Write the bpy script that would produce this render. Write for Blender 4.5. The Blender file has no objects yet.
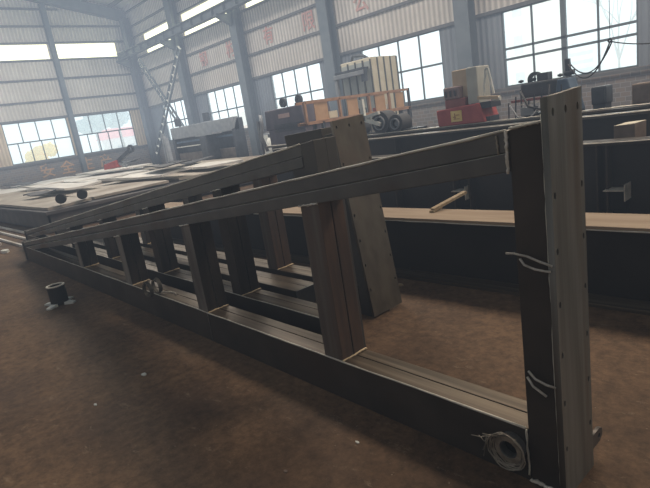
import bpy, bmesh, math, random
from mathutils import Vector, Matrix
random.seed(7)
D = bpy.data
COL = bpy.context.scene.collection
scene = bpy.context.scene

# ------------------------------------------------------------------ materials
def mat(name, c1, c2=None, rough=.6, metal=0., scale=4., bump=0., stretch=(1,1,1), c3=None, t3=.62, detail=6, coord='Object', spec=.5, emit=None):
    m = D.materials.new(name); m.use_nodes = True
    nt = m.node_tree; N = nt.nodes; L = nt.links
    b = N['Principled BSDF']
    b.inputs['Roughness'].default_value = rough; b.inputs['Metallic'].default_value = metal
    b.inputs['Specular IOR Level'].default_value = spec
    b.inputs['Base Color'].default_value = (*c1, 1)
    if emit:
        b.inputs['Emission Color'].default_value = (*emit[0], 1); b.inputs['Emission Strength'].default_value = emit[1]
    if c2 is not None:
        tc = N.new('ShaderNodeTexCoord'); mp = N.new('ShaderNodeMapping'); mp.inputs['Scale'].default_value = stretch
        L.new(tc.outputs[coord], mp.inputs[0])
        n = N.new('ShaderNodeTexNoise'); n.inputs['Scale'].default_value = scale; n.inputs['Detail'].default_value = detail
        L.new(mp.outputs[0], n.inputs['Vector'])
        r = N.new('ShaderNodeValToRGB'); r.color_ramp.elements[0].position = .35; r.color_ramp.elements[1].position = .65
        r.color_ramp.elements[0].color = (*c1, 1); r.color_ramp.elements[1].color = (*c2, 1)
        L.new(n.outputs['Fac'], r.inputs[0]); out = r.outputs[0]
        if c3 is not None:
            n2 = N.new('ShaderNodeTexNoise'); n2.inputs['Scale'].default_value = scale * .37; n2.inputs['Detail'].default_value = 8
            L.new(mp.outputs[0], n2.inputs['Vector'])
            r2 = N.new('ShaderNodeValToRGB'); r2.color_ramp.elements[0].position = t3 - .08; r2.color_ramp.elements[1].position = t3 + .08
            r2.color_ramp.elements[0].color = (0, 0, 0, 1)
            L.new(n2.outputs['Fac'], r2.inputs[0])
            mx = N.new('ShaderNodeMixRGB'); mx.inputs[2].default_value = (*c3, 1)
            L.new(r2.outputs[0], mx.inputs[0]); L.new(out, mx.inputs[1]); out = mx.outputs[0]
        L.new(out, b.inputs['Base Color'])
        if bump:
            bp = N.new('ShaderNodeBump'); bp.inputs['Strength'].default_value = bump; bp.inputs['Distance'].default_value = .02
            L.new(n.outputs['Fac'], bp.inputs['Height']); L.new(bp.outputs[0], b.inputs['Normal'])
    return m

STEEL = mat('mill_scale_steel', (.11,.11,.108), (.16,.155,.145), .45, .4, 3, .08, (1,1,1), c3=(.10,.065,.042), t3=.60)  # sheen of the light on the top chords put into this lighter grey
STEELD = mat('dark_steel', (.044,.037,.031), (.072,.059,.049), .5, .4, 3, .06, c3=(.06,.042,.032), t3=.6)
RUST = mat('rusty_post_steel', (.085,.062,.052), (.15,.092,.064), .5, .3, 2.2, .08, (6,6,.8), c3=(.095,.08,.075), t3=.55)
POSTF = mat('post_lit_face_steel', (.17,.158,.14), (.25,.23,.20), .5, .3, 2.5, .08, (5,5,.8), c3=(.10,.085,.075), t3=.56)  # lighter copy for near faces, window light put into the colour
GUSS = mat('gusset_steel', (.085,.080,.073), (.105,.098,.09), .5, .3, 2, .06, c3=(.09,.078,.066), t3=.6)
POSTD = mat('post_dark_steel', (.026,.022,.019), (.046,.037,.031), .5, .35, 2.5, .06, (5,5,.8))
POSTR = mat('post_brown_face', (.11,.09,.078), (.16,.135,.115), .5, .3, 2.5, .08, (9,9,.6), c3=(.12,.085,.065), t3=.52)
TOPST = mat('lit_top_steel', (.085,.065,.045), (.175,.14,.10), .42, .45, 2.5, .1, (.35,12,12), c3=(.07,.05,.035), t3=.56)  # lighter copy for upward faces, reflected window light put into the colour
PLATE = mat('end_plate_steel', (.13,.125,.11), (.21,.205,.185), .5, .35, 3, .1, (8,8,.4), c3=(.12,.095,.07), t3=.56)
PLATEB = mat('brown_end_plate_steel', (.10,.085,.065), (.15,.13,.10), .55, .3, 3, .1, (3,3,1.5), c3=(.15,.115,.085), t3=.6)
WELD = mat('bright_weld', (.55,.50,.42), (.75,.72,.66), .45, .3, 30, .5)
YWELD = mat('yellow_weld', (.60,.46,.28), (.75,.62,.42), .5, .2, 20, .4)
EDGE = mat('bright_lit_edge', (.50,.475,.41), (.70,.66,.57), .45, .25, 9, .1)  # window light on top faces and edges put into this bright colour
BLACK = mat('black_hole', (.004,.004,.004), rough=.9)
ROPE = mat('pale_tie_wire', (.36,.33,.28), (.52,.49,.44), .7, 0, 40, .3)
WIRE = mat('steel_wire', (.24,.21,.17), (.38,.34,.28), .45, .6, 30)
GIRD = mat('girder_steel', (.022,.020,.019), (.034,.031,.029), .55, .35, 2, .06, c3=(.045,.033,.027), t3=.62)
GTOP = mat('dusty_girder_flange', (.27,.19,.125), (.36,.27,.185), .7, .1, 3, .1, (.5,3,3))
TAN = mat('tan_primer', (.15,.11,.085), (.21,.16,.125), .7, 0, 6)
WOOD = mat('old_timber', (.30,.22,.13), (.42,.33,.21), .75, 0, 6, .2, (1,8,8))
SHEETP = mat('loose_steel_plate', (.66,.64,.60), (.80,.78,.74), .5, .1, 1.5, .1, c3=(.5,.45,.38), t3=.6)
SHEETD = mat('grimy_steel_plate', (.36,.32,.27), (.50,.45,.39), .6, .1, 1.5, .1, c3=(.26,.21,.165), t3=.58)
DARKM = mat('dark_machine_paint', (.05,.06,.075), (.08,.09,.11), .5, .2, 4)
GREYM = mat('grey_machine_paint', (.22,.24,.27), (.30,.32,.34), .55, .1, 4)
BLUEM = mat('blue_machine_paint', (.07,.11,.17), (.10,.15,.22), .5, .1, 4)
REDM = mat('red_machine_paint', (.34,.055,.055), (.44,.085,.08), .5, 0, 5)
REDD = mat('dull_red_machine_paint', (.24,.07,.07), (.33,.11,.10), .55, 0, 5)
ORANGE = mat('orange_paint', (.34,.19,.12), (.44,.26,.17), .6, 0, 5)
ORPAN = mat('orange_panel', (.46,.27,.15), (.55,.35,.21), .6, 0, 3)
CREAM = mat('cream_paint', (.60,.55,.42), (.70,.65,.52), .6, 0, 4)
BEIGE = mat('beige_box_paint', (.50,.38,.26), (.58,.46,.33), .6, 0, 4)
WHITEP = mat('off_white_paint', (.62,.64,.60), (.74,.75,.70), .55, 0, 3)
LOUV = mat('louvre_gap', (.09,.10,.10), rough=.7)
YEL = mat('yellow_sign', (.75,.55,.18), (.80,.62,.25), .6, 0, 8)
MARK = mat('sign_marks', (.45,.22,.08), rough=.6)
TYRE = mat('dark_rubber', (.07,.075,.085), rough=.8)
COLM = mat('blue_grey_column_paint', (.11,.135,.16), (.15,.175,.20), .6, .1, 1.5)
GIRTM = mat('girt_steel', (.10,.105,.115), (.14,.14,.145), .6, .1, 2)
REDTXT = mat('faded_red_paint', (.58,.27,.24), (.58,.40,.36), .8, 0, 5)
ORTXT = mat('faded_orange_paint', (.60,.34,.18), (.45,.33,.24), .8, 0, 5)
CABLE = mat('black_cable', (.02,.022,.028), rough=.6)
FRAMEM = mat('window_frame_paint', (.10,.12,.13), rough=.6)

def corrug(name, ca, cb, axis, period=.2, rough=.7):
    """profiled cladding sheet: ribs run vertically"""
    m = D.materials.new(name); m.use_nodes = True; nt = m.node_tree; N = nt.nodes; L = nt.links; b = N['Principled BSDF']
    b.inputs['Roughness'].default_value = rough
    tc = N.new('ShaderNodeTexCoord'); sp = N.new('ShaderNodeSeparateXYZ'); L.new(tc.outputs['Object'], sp.inputs[0])
    mul = N.new('ShaderNodeMath'); mul.operation = 'MULTIPLY'; mul.inputs[1].default_value = 2*math.pi/period
    L.new(sp.outputs['X' if axis == 0 else 'Y'], mul.inputs[0])
    sn = N.new('ShaderNodeMath'); sn.operation = 'SINE'; L.new(mul.outputs[0], sn.inputs[0])
    r = N.new('ShaderNodeMapRange'); r.inputs[1].default_value = -1; r.inputs[2].default_value = 1; L.new(sn.outputs[0], r.inputs[0])
    n = N.new('ShaderNodeTexNoise'); n.inputs['Scale'].default_value = .6; n.inputs['Detail'].default_value = 5; L.new(tc.outputs['Object'], n.inputs['Vector'])
    mx = N.new('ShaderNodeMixRGB'); mx.inputs[1].default_value = (*ca, 1); mx.inputs[2].default_value = (*cb, 1)
    L.new(r.outputs[0], mx.inputs[0])
    m2 = N.new('ShaderNodeMixRGB'); m2.blend_type = 'MULTIPLY'; m2.inputs[0].default_value = .6
    rr = N.new('ShaderNodeValToRGB'); rr.color_ramp.elements[0].color = (.62,.60,.58,1); rr.color_ramp.elements[0].position = .3; rr.color_ramp.elements[1].position = .7
    L.new(n.outputs['Fac'], rr.inputs[0]); L.new(mx.outputs[0], m2.inputs[1]); L.new(rr.outputs[0], m2.inputs[2])
    L.new(m2.outputs[0], b.inputs['Base Color'])
    bp = N.new('ShaderNodeBump'); bp.inputs['Strength'].default_value = .6; bp.inputs['Distance'].default_value = .03
    L.new(sn.outputs[0], bp.inputs['Height']); L.new(bp.outputs[0], b.inputs['Normal'])
    return m
WX = corrug('cladding_long_wall', (.50,.47,.43), (.80,.75,.69), 0)
WY = corrug('cladding_end_wall', (.66,.62,.56), (.80,.76,.69), 1)
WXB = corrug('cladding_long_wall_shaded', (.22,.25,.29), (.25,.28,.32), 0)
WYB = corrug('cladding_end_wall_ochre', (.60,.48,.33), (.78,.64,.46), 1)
ROOF = corrug('roof_sheet', (.65,.65,.60), (.80,.80,.74), 0)

def brick():
    m = D.materials.new('painted_brick'); m.use_nodes = True; nt = m.node_tree; N = nt.nodes; L = nt.links; b = N['Principled BSDF']
    b.inputs['Roughness'].default_value = .85
    tc = N.new('ShaderNodeTexCoord'); sp = N.new('ShaderNodeSeparateXYZ'); cb = N.new('ShaderNodeCombineXYZ')
    L.new(tc.outputs['Object'], sp.inputs[0]); ad = N.new('ShaderNodeMath'); L.new(sp.outputs['X'], ad.inputs[0]); L.new(sp.outputs['Y'], ad.inputs[1])
    L.new(ad.outputs[0], cb.inputs[0]); L.new(sp.outputs['Z'], cb.inputs[1])
    br = N.new('ShaderNodeTexBrick'); br.inputs['Scale'].default_value = 2.0; br.inputs['Color1'].default_value = (.17,.165,.17,1)
    br.inputs['Color2'].default_value = (.24,.20,.18,1); br.inputs['Mortar'].default_value = (.26,.26,.26,1)
    L.new(cb.outputs[0], br.inputs['Vector']); L.new(br.outputs[0], b.inputs['Base Color'])
    return m
BRICK = brick()

def floor_mat():
    m = D.materials.new('dusty_brown_floor'); m.use_nodes = True; nt = m.node_tree; N = nt.nodes; L = nt.links; b = N['Principled BSDF']
    b.inputs['Roughness'].default_value = .75; b.inputs['Specular IOR Level'].default_value = .35
    tc = N.new('ShaderNodeTexCoord')
    def noise(s, d, rough=.6, st=(1,1,1)):
        mp = N.new('ShaderNodeMapping'); mp.inputs['Scale'].default_value = st; L.new(tc.outputs['Object'], mp.inputs[0])
        n = N.new('ShaderNodeTexNoise'); n.inputs['Scale'].default_value = s; n.inputs['Detail'].default_value = d; n.inputs['Roughness'].default_value = rough
        L.new(mp.outputs[0], n.inputs['Vector']); return n.outputs['Fac']
    def ramp(f, a, ca, c, cc):
        r = N.new('ShaderNodeValToRGB'); r.color_ramp.elements[0].position = a; r.color_ramp.elements[0].color = (*ca, 1)
        r.color_ramp.elements[1].position = c; r.color_ramp.elements[1].color = (*cc, 1); L.new(f, r.inputs[0]); return r.outputs[0]
    def mix(f, a, c, mode='MIX'):
        x = N.new('ShaderNodeMixRGB'); x.blend_type = mode
        if isinstance(f, float): x.inputs[0].default_value = f
        else: L.new(f, x.inputs[0])
        for i, v in ((1, a), (2, c)):
            if isinstance(v, tuple): x.inputs[i].default_value = (*v, 1)
            else: L.new(v, x.inputs[i])
        return x.outputs[0]
    base = ramp(noise(.9, 10, .65), .3, (.065,.038,.022), .72, (.19,.117,.066))
    fine = ramp(noise(14, 8, .75), .35, (.55,.55,.55), .7, (1.45,1.40,1.34))
    c = mix(1.0, base, fine, 'MULTIPLY')
    scr = ramp(noise(4.5, 14, .85, (1,2.4,1)), .57, (0,0,0), .66, (1,1,1))
    c = mix(scr, c, (.27,.195,.125))
    sp_ = ramp(noise(38, 6, .7), .66, (0,0,0), .72, (.8,.8,.8))
    c = mix(sp_, c, (.34,.27,.19))
    stain = ramp(noise(.55, 4, .5), .56, (0,0,0), .74, (.75,.75,.75))
    c = mix(stain, c, (.06,.040,.032))
    L.new(c, b.inputs['Base Color'])
    bp = N.new('ShaderNodeBump'); bp.inputs['Strength'].default_value = .35; bp.inputs['Distance'].default_value = .02
    L.new(noise(9, 10, .7), bp.inputs['Height']); L.new(bp.outputs[0], b.inputs['Normal'])
    return m
FLOOR = floor_mat()

def pane_mat(name, tint, veil):
    m = D.materials.new(name); m.use_nodes = True; nt = m.node_tree; N = nt.nodes; L = nt.links
    for n in list(N): N.remove(n)
    o = N.new('ShaderNodeOutputMaterial'); mx = N.new('ShaderNodeMixShader'); t = N.new('ShaderNodeBsdfTransparent'); tr = N.new('ShaderNodeBsdfTranslucent')
    t.inputs[0].default_value = (*tint, 1); tr.inputs[0].default_value = (.9,.93,.93,1); mx.inputs[0].default_value = veil
    L.new(t.outputs[0], mx.inputs[1]); L.new(tr.outputs[0], mx.inputs[2]); L.new(mx.outputs[0], o.inputs[0]); return m
GLASS = pane_mat('dusty_glass', (.93,.97,.97), .18)
def strip_mat():
    m = D.materials.new('glowing_wall_strip'); m.use_nodes = True; nt = m.node_tree; N = nt.nodes; L = nt.links
    for n in list(N): N.remove(n)
    o = N.new('ShaderNodeOutputMaterial'); a = N.new('ShaderNodeAddShader'); tr = N.new('ShaderNodeBsdfTranslucent'); e = N.new('ShaderNodeEmission')
    tc = N.new('ShaderNodeTexCoord'); n = N.new('ShaderNodeTexNoise'); n.inputs['Scale'].default_value = 2.; L.new(tc.outputs['Object'], n.inputs['Vector'])
    mp = N.new('ShaderNodeMapping'); mp.inputs['Scale'].default_value = (3,3,.2); L.new(tc.outputs['Object'], mp.inputs[0]); L.new(mp.outputs[0], n.inputs['Vector'])
    r = N.new('ShaderNodeValToRGB'); r.color_ramp.elements[0].color = (.75,.80,.58,1); r.color_ramp.elements[1].color = (1,.93,.78,1); L.new(n.outputs['Fac'], r.inputs[0])
    L.new(r.outputs[0], tr.inputs[0]); L.new(r.outputs[0], e.inputs[0]); e.inputs[1].default_value = .55  # emission added to pass for daylight behind the wall strip
    L.new(tr.outputs[0], a.inputs[0]); L.new(e.outputs[0], a.inputs[1]); L.new(a.outputs[0], o.inputs[0]); return m
STRIP = strip_mat()

# ------------------------------------------------------------------ mesh helpers
class MB:
    """collects shapes in local coordinates and links them as one mesh object"""
    def __init__(s): s.bm = bmesh.new(); s.mi = 0
    def face(s, vs):
        try: f = s.bm.faces.new(vs); f.material_index = s.mi; return f
        except ValueError: return None
    def hexa(s, p):  # 8 points: bottom 4 ccw, top 4
        v = [s.bm.verts.new(q) for q in p]
        for a in ((3,2,1,0),(4,5,6,7),(0,1,5,4),(1,2,6,5),(2,3,7,6),(3,0,4,7)): s.face([v[i] for i in a])
        return s
    def box(s, x0, x1, y0, y1, z0, z1):
        return s.hexa([(x0,y0,z0),(x1,y0,z0),(x1,y1,z0),(x0,y1,z0),(x0,y0,z1),(x1,y0,z1),(x1,y1,z1),(x0,y1,z1)])
    def prism(s, poly, a0, a1, axis=1):  # poly in the two other axes, extruded along axis
        def P(q, a):
            if axis == 1: return (q[0], a, q[1])
            if axis == 0: return (a, q[0], q[1])
            return (q[0], q[1], a)
        A = [s.bm.verts.new(P(q, a0)) for q in poly]; B = [s.bm.verts.new(P(q, a1)) for q in poly]
        n = len(poly); s.face(A[::-1]); s.face(B)
        for i in range(n): s.face([A[i], A[(i+1) % n], B[(i+1) % n], B[i]])
        return s
    def bar(s, p, q, w, h=None, up=(0,0,1)):  # rectangular bar between two points
        p, q = Vector(p), Vector(q); h = h or w; d = (q-p).normalized(); u = Vector(up)
        if abs(d.dot(u)) > .98: u = Vector((1,0,0))
        r = d.cross(u).normalized(); u = r.cross(d)
        c = [(-1,-1),(1,-1),(1,1),(-1,1)]
        return s.hexa([p + r*a*w/2 + u*b*h/2 for a, b in c] + [q + r*a*w/2 + u*b*h/2 for a, b in c])
    def tube(s, pts, r, n=8, closed=False, cap=True):
        pts = [Vector(p) for p in pts]; rings = []; m = len(pts); nrm = None
        for i, p in enumerate(pts):
            a = pts[(i-1) % m] if (closed or i > 0) else p; b = pts[(i+1) % m] if (closed or i < m-1) else p
            d = (b-a).normalized()
            if nrm is None:
                nrm = d.orthogonal().normalized()
            nrm = (nrm - d*nrm.dot(d)).normalized(); bi = d.cross(nrm)
            rr = r[i] if isinstance(r, (list, tuple)) else r
            rings.append([s.bm.verts.new(p + (nrm*math.cos(2*math.pi*k/n) + bi*math.sin(2*math.pi*k/n))*rr) for k in range(n)])
        for i in range(m if closed else m-1):
            A, B = rings[i], rings[(i+1) % m]
            for k in range(n): s.face([A[k], A[(k+1) % n], B[(k+1) % n], B[k]])
        if cap and not closed: s.face(rings[0][::-1]); s.face(rings[-1])
        return s
    def cyl(s, p, q, r, n=24): return s.tube([p, q], r, n)
    def ring(s, c, axis, ro, ri, t, n=28):  # annulus, axis unit vector
        c = Vector(c); ax = Vector(axis).normalized(); u = ax.orthogonal().normalized(); w = ax.cross(u); R = []
        for rad, o in ((ro,-t/2),(ro,t/2),(ri,t/2),(ri,-t/2)):
            R.append([s.bm.verts.new(c + ax*o + (u*math.cos(2*math.pi*k/n) + w*math.sin(2*math.pi*k/n))*rad) for k in range(n)])
        for j in range(4):
            A, B = R[j], R[(j+1) % 4]
            for k in range(n): s.face([A[k], A[(k+1) % n], B[(k+1) % n], B[k]])
        return s
    def blob(s, c, r, sub=2, jit=.15, sq=(1,1,1)):
        res = bmesh.ops.create_icosphere(s.bm, subdivisions=sub, radius=1)
        for v in res['verts']:
            k = 1 + random.uniform(-jit, jit)
            v.co = Vector((v.co.x*r*sq[0]*k, v.co.y*r*sq[1]*k, v.co.z*r*sq[2]*k)) + Vector(c)
        return s
    def sheet(s, pts, t=.02, n=8, warp=.0, seed=0):  # a warped plate, pts 4 corners (x,y,z) ccw
        rnd = random.Random(seed); a, b, c, d = [Vector(p) for p in pts]; T, Bm = [], []
        ph = rnd.uniform(0, 6)
        for i in range(n+1):
            rt, rb = [], []
            for j in range(n+1):
                u, v = i/n, j/n
                p = (a*(1-u)+b*u)*(1-v) + (d*(1-u)+c*u)*v
                dz = warp*(.5+.5*math.sin(ph+u*4.2)*math.cos(ph*.7+v*3.1))
                rt.append(s.bm.verts.new(p+Vector((0,0,dz+t)))); rb.append(s.bm.verts.new(p+Vector((0,0,dz))))
            T.append(rt); Bm.append(rb)
        for i in range(n):
            for j in range(n):
                s.face([T[i][j], T[i+1][j], T[i+1][j+1], T[i][j+1]]); s.face([Bm[i][j+1], Bm[i+1][j+1], Bm[i+1][j], Bm[i][j]])
            s.face([T[i+1][0], T[i][0], Bm[i][0], Bm[i+1][0]]); s.face([T[i][n], T[i+1][n], Bm[i+1][n], Bm[i][n]])
            s.face([T[0][i], T[0][i+1], Bm[0][i+1], Bm[0][i]]); s.face([T[n][i+1], T[n][i], Bm[n][i], Bm[n][i+1]])
        return s
    def build(s, name, m, parent=None, bevel=0, smooth=False, loc=None):
        bmesh.ops.recalc_face_normals(s.bm, faces=s.bm.faces[:])
        me = D.meshes.new(name); s.bm.to_mesh(me); s.bm.free()
        for x in (m if isinstance(m, (list, tuple)) else [m]): me.materials.append(x)
        if smooth:
            for p in me.polygons: p.use_smooth = True
        o = D.objects.new(name, me); COL.objects.link(o)
        if parent is not None: o.parent = parent
        if loc: o.location = loc
        if bevel:
            b = o.modifiers.new('bevel', 'BEVEL'); b.width = bevel; b.segments = 2; b.limit_method = 'ANGLE'
        return o

def tag(o, label=None, cat=None, group=None, kind=None):
    if label: o['label'] = label
    if cat: o['category'] = cat
    if group: o['group'] = group
    if kind: o['kind'] = kind
    return o
def thing(name, label, cat, loc=(0,0,0), rz=0, group=None):
    o = D.objects.new(name, None); COL.objects.link(o); o.location = loc; o.rotation_euler = (0,0,rz); o.empty_display_size = .2
    return tag(o, label, cat, group)
def struct(o): o['kind'] = 'structure'; return o
def copy_tree(o, parent=None):
    c = o.copy(); COL.objects.link(c)
    if parent is not None: c.parent = parent
    for ch in list(o.children): copy_tree(ch, c)
    return c
def curve_plate(outline, holes, t, name, m, parent, frame):
    """flat plate with true holes: outline and holes (x, y, r) in 2D, thickness t, mapped by 4x4 frame"""
    cu = D.curves.new('outline', 'CURVE'); cu.dimensions = '2D'; cu.fill_mode = 'BOTH'; cu.extrude = t/2
    def sp(pts):
        s = cu.splines.new('POLY'); s.points.add(len(pts)-1); s.use_cyclic_u = True
        for i, p in enumerate(pts): s.points[i].co = (p[0], p[1], 0, 1)
    sp(outline)
    for x, y, rx, ry in holes: sp([(x+rx*math.cos(k*math.pi/8), y+ry*math.sin(k*math.pi/8)) for k in range(16)])
    return to_mesh(cu, name, m, parent, frame)
def to_mesh(cu, name, m, parent, frame):
    tmp = D.objects.new('tmp', cu); COL.objects.link(tmp)
    dg = bpy.context.evaluated_depsgraph_get()
    me = D.meshes.new_from_object(tmp.evaluated_get(dg)); D.objects.remove(tmp); D.curves.remove(cu)
    me.transform(frame); me.name = name; me.materials.clear(); me.materials.append(m)
    o = D.objects.new(name, me); COL.objects.link(o)
    if parent is not None: o.parent = parent
    return o
def text_mesh(s, size, name, m, frame, extrude=.006):
    cu = D.curves.new('text', 'FONT'); cu.body = s; cu.size = size; cu.extrude = extrude; cu.align_x = 'CENTER'; cu.align_y = 'CENTER'; cu.offset = .012
    return to_mesh(cu, name, m, None, frame)

# ------------------------------------------------------------------ the hall
YW, XE = 16.0, -33.7           # inner faces of the long wall and of the end wall
XR, YF = 14.0, -14.0
def zroof(y): return 10.15 + .21*(16-y) if y >= 1 else 13.3 - .21*(1-y)
fl = MB().box(XE-.3, XR+.3, YF-.3, YW+.3, -.3, 0).build('floor', FLOOR); struct(fl)

def wall(name, axis, pos, lo, hi, thick, ztop, bands, holes, mats):
    """bands: (z0, z1, material index); holes: (a0, a1, z0, z1)"""
    b = MB()
    za = sorted({0., ztop} | {z for q in bands for z in q[:2]} | {z for h in holes for z in h[2:]})
    aa = sorted({lo, hi} | {a for h in holes for a in h[:2]})
    for i in range(len(aa)-1):
        for j in range(len(za)-1):
            ca, cz = (aa[i]+aa[i+1])/2, (za[j]+za[j+1])/2
            if any(h[0] < ca < h[1] and h[2] < cz < h[3] for h in holes): continue
            b.mi = next((q[2] for q in bands if q[0] <= cz <= q[1]), 0)
            if axis == 0: b.box(aa[i], aa[i+1], pos, pos+thick, za[j], za[j+1])
            else: b.box(pos, pos+thick, aa[i], aa[i+1], za[j], za[j+1])
    return struct(b.build(name, mats))

LW = [(-31.25,-27.95),(-25.85,-22.3),(-20.0,-16.5),(-14.2,-10.5),(-8.3,-4.55),(-2.3,1.5),(3.8,7.5)]      # long wall windows, x ranges
LS = [(-31.5,-27.55),(-26.75,-21.8),(-20.9,-15.75),(-15.0,-9.7),(-8.9,-3.7),(-2.9,2.3)]                     # translucent strips
holesL = [(a,b,1.6,3.86) for a,b in LW] + [(a,b,7.02,8.14) for a,b in LS]
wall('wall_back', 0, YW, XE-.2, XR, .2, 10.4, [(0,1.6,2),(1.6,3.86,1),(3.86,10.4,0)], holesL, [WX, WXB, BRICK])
EW = [(7.5,11.0),(11.4,15.0),(1.5,5.0),(-4.5,-1.0)]
ES = [(5.6,11.0),(11.3,15.05),(-.4,4.9)]
holesE = [(a,b,1.63,3.93) for a,b in EW] + [(a,b,7.28,8.1) for a,b in ES]
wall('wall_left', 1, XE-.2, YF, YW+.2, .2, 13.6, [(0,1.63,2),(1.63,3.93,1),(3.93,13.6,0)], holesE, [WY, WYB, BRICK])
wall('wall_right', 1, XR, YF, YW+.2, .2, 13.6, [(0,13.6,0)], [], [WY])
wall('wall_front', 0, YF-.2, XE-.2, XR+.2, .2, 10.4, [(0,10.4,0)], [], [WX])
c = MB()
for y0, y1 in ((YW+.4, 1), (1, YF-.4)):
    z0, z1 = zroof(y0), zroof(y1)
    c.hexa([(XE-.4,y0,z0),(XR+.4,y0,z0),(XR+.4,y1,z1),(XE-.4,y1,z1),(XE-.4,y0,z0+.1),(XR+.4,y0,z0+.1),(XR+.4,y1,z1+.1),(XE-.4,y1,z1+.1)])
struct(c.build('ceiling', ROOF))
# purlins, rafter, girts
n = 0
def trim(b, m, bevel=0):
    global n; n += 1
    return struct(b.build('trim_%d' % n, m, bevel=bevel))
for y in (15.2, 13.7, 12.2, 10.7, 9.2, 7.7):
    z = zroof(y); trim(MB().box(XE, XR, y-.06, y+.06, z-.22, z-.005), GIRTM)
def rafter(x0, x1, dp):
    b = MB()
    b.hexa([(x0,16,zroof(16)-dp),(x1,16,zroof(16)-dp),(x1,1,zroof(1)-dp),(x0,1,zroof(1)-dp),(x0,16,zroof(16)-.23),(x1,16,zroof(16)-.23),(x1,1,zroof(1)-.23),(x0,1,zroof(1)-.23)])
    return trim(b, COLM)
rafter(XE+.02, XE+.4, .85)
for x in (-27.2, -21.5, -15.5, -9.4, -3.4, 2.6): rafter(x-.12, x+.12, .75)
for z in (3.9, 4.98, 6.02, 6.96, 8.20, 8.85, 9.75):
    trim(MB().box(XE+.01, XR, YW-.09, YW-.005, z-.05, z+.05), GIRTM)
for z in (3.98, 4.95, 6.15, 7.22, 8.16, 9.07, 10.0):
    ymax = YW-.1 if z < 9.4 else YW - (z-9.2)/.21 - .1
    trim(MB().box(XE+.005, XE+.09, YF+.1, ymax, z-.05, z+.05), GIRTM)
trim(MB().box(XE+.005, XE+.12, YF+.1, YW-.1, 1.50, 1.60), GIRTM)
trim(MB().box(XE+.13, XR, YW-.13, YW-.095, 1.50, 1.58), GIRTM)

wn = 0
def window(axis, a0, a1, z0, z1, mull, transoms, lower=None, heavy=None):
    """frame with mullions; pane is a child"""
    global wn; wn += 1
    b = MB(); f = .05
    def bx(p0, p1, q0, q1, d=.06):
        if axis == 0: b.box(p0, p1, YW+.02, YW+.02+d, q0, q1)
        else: b.box(XE-.02-d, XE-.02, p0, p1, q0, q1)
    bx(a0, a1, z0, z0+f); bx(a0, a1, z1-f, z1); bx(a0, a0+f, z0+f, z1-f); bx(a1-f, a1, z0+f, z1-f)
    zt = transoms[0]
    for m_ in mull: bx(m_-.025, m_+.025, zt, z1-f, .05)
    for m_ in (lower or mull): bx(m_-.025, m_+.025, z0+f, zt, .05)
    for t in transoms: bx(a0+f, a1-f, t-.035, t+.035, .055)
    if heavy:
        for m_ in heavy: bx(m_-.07, m_+.07, z0+f, z1-f, .1)
    w = struct(b.build('window_%d' % wn, FRAMEM))
    g = MB()
    if axis == 0: g.box(a0+.03, a1-.03, YW+.11, YW+.115, z0+.03, z1-.03)
    else: g.box(XE-.115, XE-.11, a0+.03, a1-.03, z0+.03, z1-.03)
    struct(g.build('pane', GLASS, w))
def even(a, b, k): return [a+(b-a)*i/k for i in range(1, k)]
for i, (a, b) in enumerate(LW):
    if i == 4: window(0, a, b, 1.6, 3.86, [-7.36,-5.53], [2.43,2.74], heavy=[-6.46])
    else: window(0, a, b, 1.6, 3.86, even(a, b, 4), [2.74])
for a, b in EW: window(1, a, b, 1.63, 3.93, even(a, b, 4), [2.78], lower=[a+(b-a)*k for k in (.16,.34,.52,.72)])
for a, b in LS:
    wn += 1; struct(MB().box(a, b, YW+.05, YW+.06, 7.02, 8.14).build('window_%d' % wn, STRIP))
for a, b in ES:
    wn += 1; struct(MB().box(XE-.06, XE-.05, a, b, 7.28, 8.1).build('window_%d' % wn, STRIP))

# columns (H sections) -- each a thing of its own
def hcol(name, x, y, w, d, h, flange_axis, label):
    t = thing(name, label, 'column', (x, y, 0), 0, 'steel columns along the hall walls')
    b = MB(); f = .03
    if flange_axis == 'x':   # flanges face +-y
        b.box(-w/2, w/2, -d, -d+f, .02, h); b.box(-w/2, w/2, -f, 0, .02, h); b.box(-.02, .02, -d+f, -f, .02, h)
    else:
        b.box(0, f, -w/2, w/2, .02, h); b.box(d-f, d, -w/2, w/2, .02, h); b.box(f, d-f, -.02, .02, .02, h)
    b.build('shaft', COLM, t)
    bp = MB()
    if flange_axis == 'x': bp.box(-w/2-.08, w/2+.08, -d-.08, 0, 0, .03)
    else: bp.box(0, d+.08, -w/2-.08, w/2+.08, 0, .03)
    bp.build('base_plate', COLM, t)
    return t
def corbel(t, z=6.42, d=.42):
    MB().prism([(-d,z),(-d-.08,z+.0),(-d-.85,z+.38),(-d-.85,z+.50),(-d,z+.50)], -.09, .09, 0).build('crane_corbel', COLM, t)
cols = [(-33.05,'steel corner column where the two window walls meet'),(-27.2,'blue-grey wall column to the right of the crossed lattice braces'),
        (-21.5,'blue-grey wall column rising behind the press brake right end'),(-15.45,'blue-grey wall column left of the cream slatted cabinet'),
        (-9.35,'blue-grey wall column directly behind the red welding carriage'),(-3.3,'blue-grey wall column at the right edge of the large split window'),
        (2.7,'blue-grey wall column next right beyond the large split window')]
for x, l in cols:
    t = hcol('steel_column', x, YW-.1, .52, .42, 9.4, 'x', l)
    corbel(t)
for y, l in ((11.2,'slim wind column between the two left end wall windows'),(5.2,'slim wind column at the left side of the leftmost end window')):
    hcol('wind_column', XE+.12, y, .26, .3, zroof(y)-.9, 'y', l)

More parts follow.
